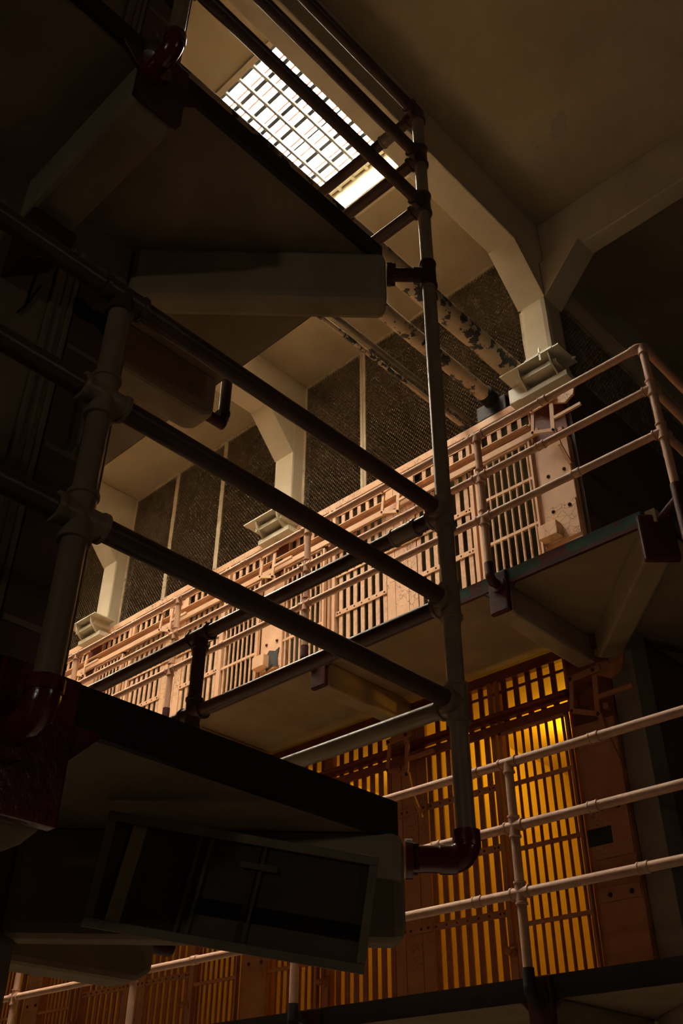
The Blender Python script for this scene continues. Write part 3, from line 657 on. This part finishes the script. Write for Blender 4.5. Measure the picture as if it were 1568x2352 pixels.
# steel door and frame in the near end wall
def neardoor(z, k):
    d = struct('door_%d' % k, (1.15, NWY, z))
    fr = MB()
    for x0, x1 in ((0.965, 0.985), (1.035, 1.055), (1.005, 1.015)): fr.box(x0, x1, NWY-0.02, NWY, z, z+2.0)
    fr.box(0.985, 1.035, NWY-0.012, NWY, z, z+2.0)
    fr.build('door_frame', 'nearwall', d, bevel=0.004)
    p = MB().box(1.06, 1.285, NWY-0.016, NWY, z+0.02, z+1.98).build('door_leaf', 'neardoor', d, bevel=0.004)
    s_ = MB()
    for zz in (1.52, 1.08, 0.45): s_.box(1.065, 1.28, NWY-0.024, NWY-0.016, z+zz, z+zz+0.02)
    s_.build('panel_moulding', 'nearwall', d)
    pts = [(1.05, 1.76), (1.07, 1.78), (1.12, 1.755), (1.17, 1.77), (1.215, 1.765), (1.22, 1.69), (1.18, 1.68), (1.14, 1.70), (1.09, 1.685), (1.05, 1.70)]
    MB().prism([(a, NWY-0.022, z+b) for a, b in pts], (0, 0.004, 0)).build('viewing_slot', 'black', d)
    h = MB(); h.tube((1.155, NWY-0.06, z+1.36), (1.155, NWY-0.06, z+1.12), 0.008, n=12)
    h.tube((1.155, NWY-0.016, z+1.365), (1.155, NWY-0.062, z+1.355), 0.008, n=12); h.tube((1.155, NWY-0.016, z+1.115), (1.155, NWY-0.062, z+1.125), 0.008, n=12)
    h.box(1.135, 1.175, NWY-0.022, NWY-0.016, z+1.345, z+1.385).box(1.135, 1.175, NWY-0.022, NWY-0.016, z+1.095, z+1.135)
    h.build('door_handle', 'chrome', d)
neardoor(Z2, 1)
neardoor(Z3, 2)
# oxblood corbel box under the beam at the wall
o = MB().prism([(0.78, NWY-0.13, 2.52), (0.94, NWY-0.13, 2.68), (0.96, NWY-0.13, 2.80), (0.78, NWY-0.13, 2.80)], (0, 0.13, 0)).build('wall_corbel', 'redmatt', bevel=0.01)
tag(o, 'dark red corbel on the near wall under the bracket beam', 'corbel')
o = MB().beam((0.90, NWY-0.006, 2.66), (0.89, NWY-0.006, 2.46), 0.006, 0.006, (0, 1, 0)).beam((0.925, NWY-0.006, 2.60), (0.90, NWY-0.006, 2.50), 0.006, 0.005, (0, 1, 0)).beam((0.90, NWY-0.006, 2.50), (0.87, NWY-0.006, 2.42), 0.006, 0.005, (0, 1, 0)).build('wall_wire', 'black')
tag(o, 'thin bent black wire hanging on the near wall beside the door', 'wire')

# near railing, both levels share the corner standpipe
def near_railing():
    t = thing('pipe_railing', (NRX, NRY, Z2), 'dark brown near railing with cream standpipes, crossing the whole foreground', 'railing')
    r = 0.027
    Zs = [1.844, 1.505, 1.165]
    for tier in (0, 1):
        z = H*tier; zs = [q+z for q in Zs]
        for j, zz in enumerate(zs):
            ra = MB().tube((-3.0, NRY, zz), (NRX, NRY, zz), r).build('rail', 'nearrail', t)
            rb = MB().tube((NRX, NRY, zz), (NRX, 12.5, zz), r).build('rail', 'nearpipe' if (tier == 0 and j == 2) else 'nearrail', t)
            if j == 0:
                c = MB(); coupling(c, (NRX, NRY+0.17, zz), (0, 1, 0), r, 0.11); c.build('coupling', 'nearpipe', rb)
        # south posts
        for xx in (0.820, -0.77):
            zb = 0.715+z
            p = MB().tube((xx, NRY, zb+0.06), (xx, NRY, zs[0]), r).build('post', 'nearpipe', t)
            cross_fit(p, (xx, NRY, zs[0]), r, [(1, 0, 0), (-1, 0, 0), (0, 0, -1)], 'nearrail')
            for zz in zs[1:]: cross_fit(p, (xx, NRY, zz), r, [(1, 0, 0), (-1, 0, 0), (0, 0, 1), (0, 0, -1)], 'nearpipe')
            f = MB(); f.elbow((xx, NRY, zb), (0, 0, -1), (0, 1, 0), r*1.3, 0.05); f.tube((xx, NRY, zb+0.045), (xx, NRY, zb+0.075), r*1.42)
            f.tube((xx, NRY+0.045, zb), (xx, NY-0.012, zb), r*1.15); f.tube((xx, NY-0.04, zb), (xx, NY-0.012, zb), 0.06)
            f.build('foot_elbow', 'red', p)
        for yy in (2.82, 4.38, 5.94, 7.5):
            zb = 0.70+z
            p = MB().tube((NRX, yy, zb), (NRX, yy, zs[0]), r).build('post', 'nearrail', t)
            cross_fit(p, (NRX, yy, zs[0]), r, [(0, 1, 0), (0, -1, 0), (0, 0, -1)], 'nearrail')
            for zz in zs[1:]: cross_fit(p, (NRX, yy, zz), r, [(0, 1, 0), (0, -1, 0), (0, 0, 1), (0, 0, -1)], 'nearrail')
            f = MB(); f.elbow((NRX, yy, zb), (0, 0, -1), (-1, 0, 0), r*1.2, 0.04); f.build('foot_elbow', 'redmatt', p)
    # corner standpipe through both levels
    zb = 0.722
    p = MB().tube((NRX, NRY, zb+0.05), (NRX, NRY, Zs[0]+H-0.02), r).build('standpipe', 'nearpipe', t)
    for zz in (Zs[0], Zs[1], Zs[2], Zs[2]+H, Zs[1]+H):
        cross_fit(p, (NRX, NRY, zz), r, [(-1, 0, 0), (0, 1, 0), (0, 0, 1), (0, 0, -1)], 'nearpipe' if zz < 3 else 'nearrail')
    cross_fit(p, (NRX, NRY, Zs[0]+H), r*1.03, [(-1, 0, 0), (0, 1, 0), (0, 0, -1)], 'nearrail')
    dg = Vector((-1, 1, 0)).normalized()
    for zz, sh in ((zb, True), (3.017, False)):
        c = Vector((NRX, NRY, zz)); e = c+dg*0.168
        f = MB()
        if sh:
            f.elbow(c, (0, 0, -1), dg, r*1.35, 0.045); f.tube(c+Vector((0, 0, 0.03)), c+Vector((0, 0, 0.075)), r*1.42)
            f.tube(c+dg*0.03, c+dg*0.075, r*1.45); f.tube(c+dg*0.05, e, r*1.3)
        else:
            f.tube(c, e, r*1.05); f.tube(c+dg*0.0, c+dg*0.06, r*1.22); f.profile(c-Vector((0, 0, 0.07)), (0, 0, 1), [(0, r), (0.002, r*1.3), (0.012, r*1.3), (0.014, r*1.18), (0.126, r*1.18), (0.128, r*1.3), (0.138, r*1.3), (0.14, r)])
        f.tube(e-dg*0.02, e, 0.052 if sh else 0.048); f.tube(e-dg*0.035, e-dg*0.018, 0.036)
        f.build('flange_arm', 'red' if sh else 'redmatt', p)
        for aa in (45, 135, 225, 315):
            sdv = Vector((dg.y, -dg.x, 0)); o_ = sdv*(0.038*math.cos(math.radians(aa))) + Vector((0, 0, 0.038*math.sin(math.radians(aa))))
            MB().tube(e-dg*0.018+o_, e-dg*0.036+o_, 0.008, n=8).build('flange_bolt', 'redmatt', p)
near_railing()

# ------------------------------------------------------------------ pipes crossing the corridor high up
def hipipe(y, z, r, x0, x1, mname, label):
    t = thing('overhead_pipe', (x0, y, z), label, 'pipe', 'pipes crossing above the corridor')
    MB().tube((x0, y, z), (x1, y, z), r, n=24).build('pipe_run', mname, t)
    return t
hipipe(3.10, 5.72, 0.092, 0.6, 5.46, 'pipe', 'thickest peeling cream pipe crossing above the corridor')
t = hipipe(3.335, 5.53, 0.066, 0.6, 5.46, 'pipe', 'medium peeling cream pipe below the thickest one')
c = MB(); coupling(c, (5.25, 3.335, 5.53), (1, 0, 0), 0.066, 0.12); c.build('pipe_collar', 'black', t)
hipipe(3.60, 5.47, 0.022, 0.6, 5.46, 'darkpipe', 'thin dark conduit, upper of the thin pair above the corridor')
hipipe(3.665, 5.44, 0.020, 0.6, 5.46, 'pipe', 'thin flaking conduit, lower of the thin pair above the corridor')
o = MB().box(5.30, 5.45, 3.2, 3.5, 5.36, 5.52).build('pipe_duct_box', 'dark', bevel=0.01)
tag(o, 'dark box where the pipes enter above the upper cells', 'box')

# ------------------------------------------------------------------ framed glass panel hung on the lower corner bracket
def glass_panel():
    SC = 0.93; TL = SC*Vector((1.345, 2.122, 0.794)); TR = SC*Vector((1.874, 1.671, 0.703)); BR = SC*Vector((1.894, 1.717, 0.431)); BL = SC*Vector((1.365, 2.168, 0.524))
    ex = ((TR-TL)+(BR-BL)).normalized(); ey = ((BL-TL)+(BR-TR)); ey = (ey-ex*ey.dot(ex)).normalized(); n = ex.cross(ey).normalized()
    if n.dot(TL) > 0: n = -n               # towards the viewer
    c = (TL+TR+BR+BL)/4; W = ((TR-TL).length+(BR-BL).length)/2; Hh = ((BL-TL).length+(BR-TR).length)/2
    t = thing('glazed_panel', c, 'long dark framed glass panel hung under the near gallery corner', 'framed glass panel')
    def pt(u, v, d=0): return c + ex*((u-0.5)*W) + ey*((v-0.5)*Hh) + n*d
    def plate(u0, u1, v0, v1, d0, d1, m, name, par=t, sk=0.0):
        p = [pt(u0+sk, v0, d0), pt(u1+sk, v0, d0), pt(u1-sk, v1, d0), pt(u0-sk, v1, d0)]
        return MB().prism(p, n*(d1-d0)).build(name, m, par)
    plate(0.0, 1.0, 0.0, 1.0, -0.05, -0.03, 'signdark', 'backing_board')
    fr = MB(); fw = 0.021/W; fh = 0.021/Hh
    for u0, u1, v0, v1 in ((0, 1, 0, fh), (0, 1, 1-fh, 1), (0, fw, fh, 1-fh), (1-fw, 1, fh, 1-fh)):
        p = [pt(u0, v0, -0.03), pt(u1, v0, -0.03), pt(u1, v1, -0.03), pt(u0, v1, -0.03)]; fr.prism(p, n*0.018)
    fr.build('panel_frame', 'signgrey', t, bevel=0.002)
    plate(0.085, 0.135, 0.06, 0.93, -0.03, -0.022, 'signlight', 'light_strip', sk=0.012)  # this and the next shapes imitate reflections in the glass, as solid relief
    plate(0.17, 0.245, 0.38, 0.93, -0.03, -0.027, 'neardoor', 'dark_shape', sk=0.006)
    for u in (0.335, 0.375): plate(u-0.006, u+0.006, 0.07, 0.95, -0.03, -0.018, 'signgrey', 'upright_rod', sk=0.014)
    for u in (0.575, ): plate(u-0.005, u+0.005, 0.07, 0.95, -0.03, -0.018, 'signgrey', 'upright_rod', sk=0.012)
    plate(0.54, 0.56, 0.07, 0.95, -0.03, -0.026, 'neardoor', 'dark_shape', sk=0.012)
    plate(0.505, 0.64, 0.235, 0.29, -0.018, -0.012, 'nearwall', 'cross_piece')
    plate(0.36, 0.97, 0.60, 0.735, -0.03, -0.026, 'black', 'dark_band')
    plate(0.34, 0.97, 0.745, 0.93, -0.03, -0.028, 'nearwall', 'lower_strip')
    plate(fw, 1-fw, fh, 1-fh, -0.0115, -0.0095, 'signglass', 'glass_sheet')
    for u in (0.25, 0.80):
        a = pt(u, 0.5, -0.05); MB().beam(a, (a.x+(3.60-a.x-a.y)/2, a.y+(3.60-a.x-a.y)/2, a.z+0.02), 0.03, 0.03).build('mounting_arm', 'signgrey', t)
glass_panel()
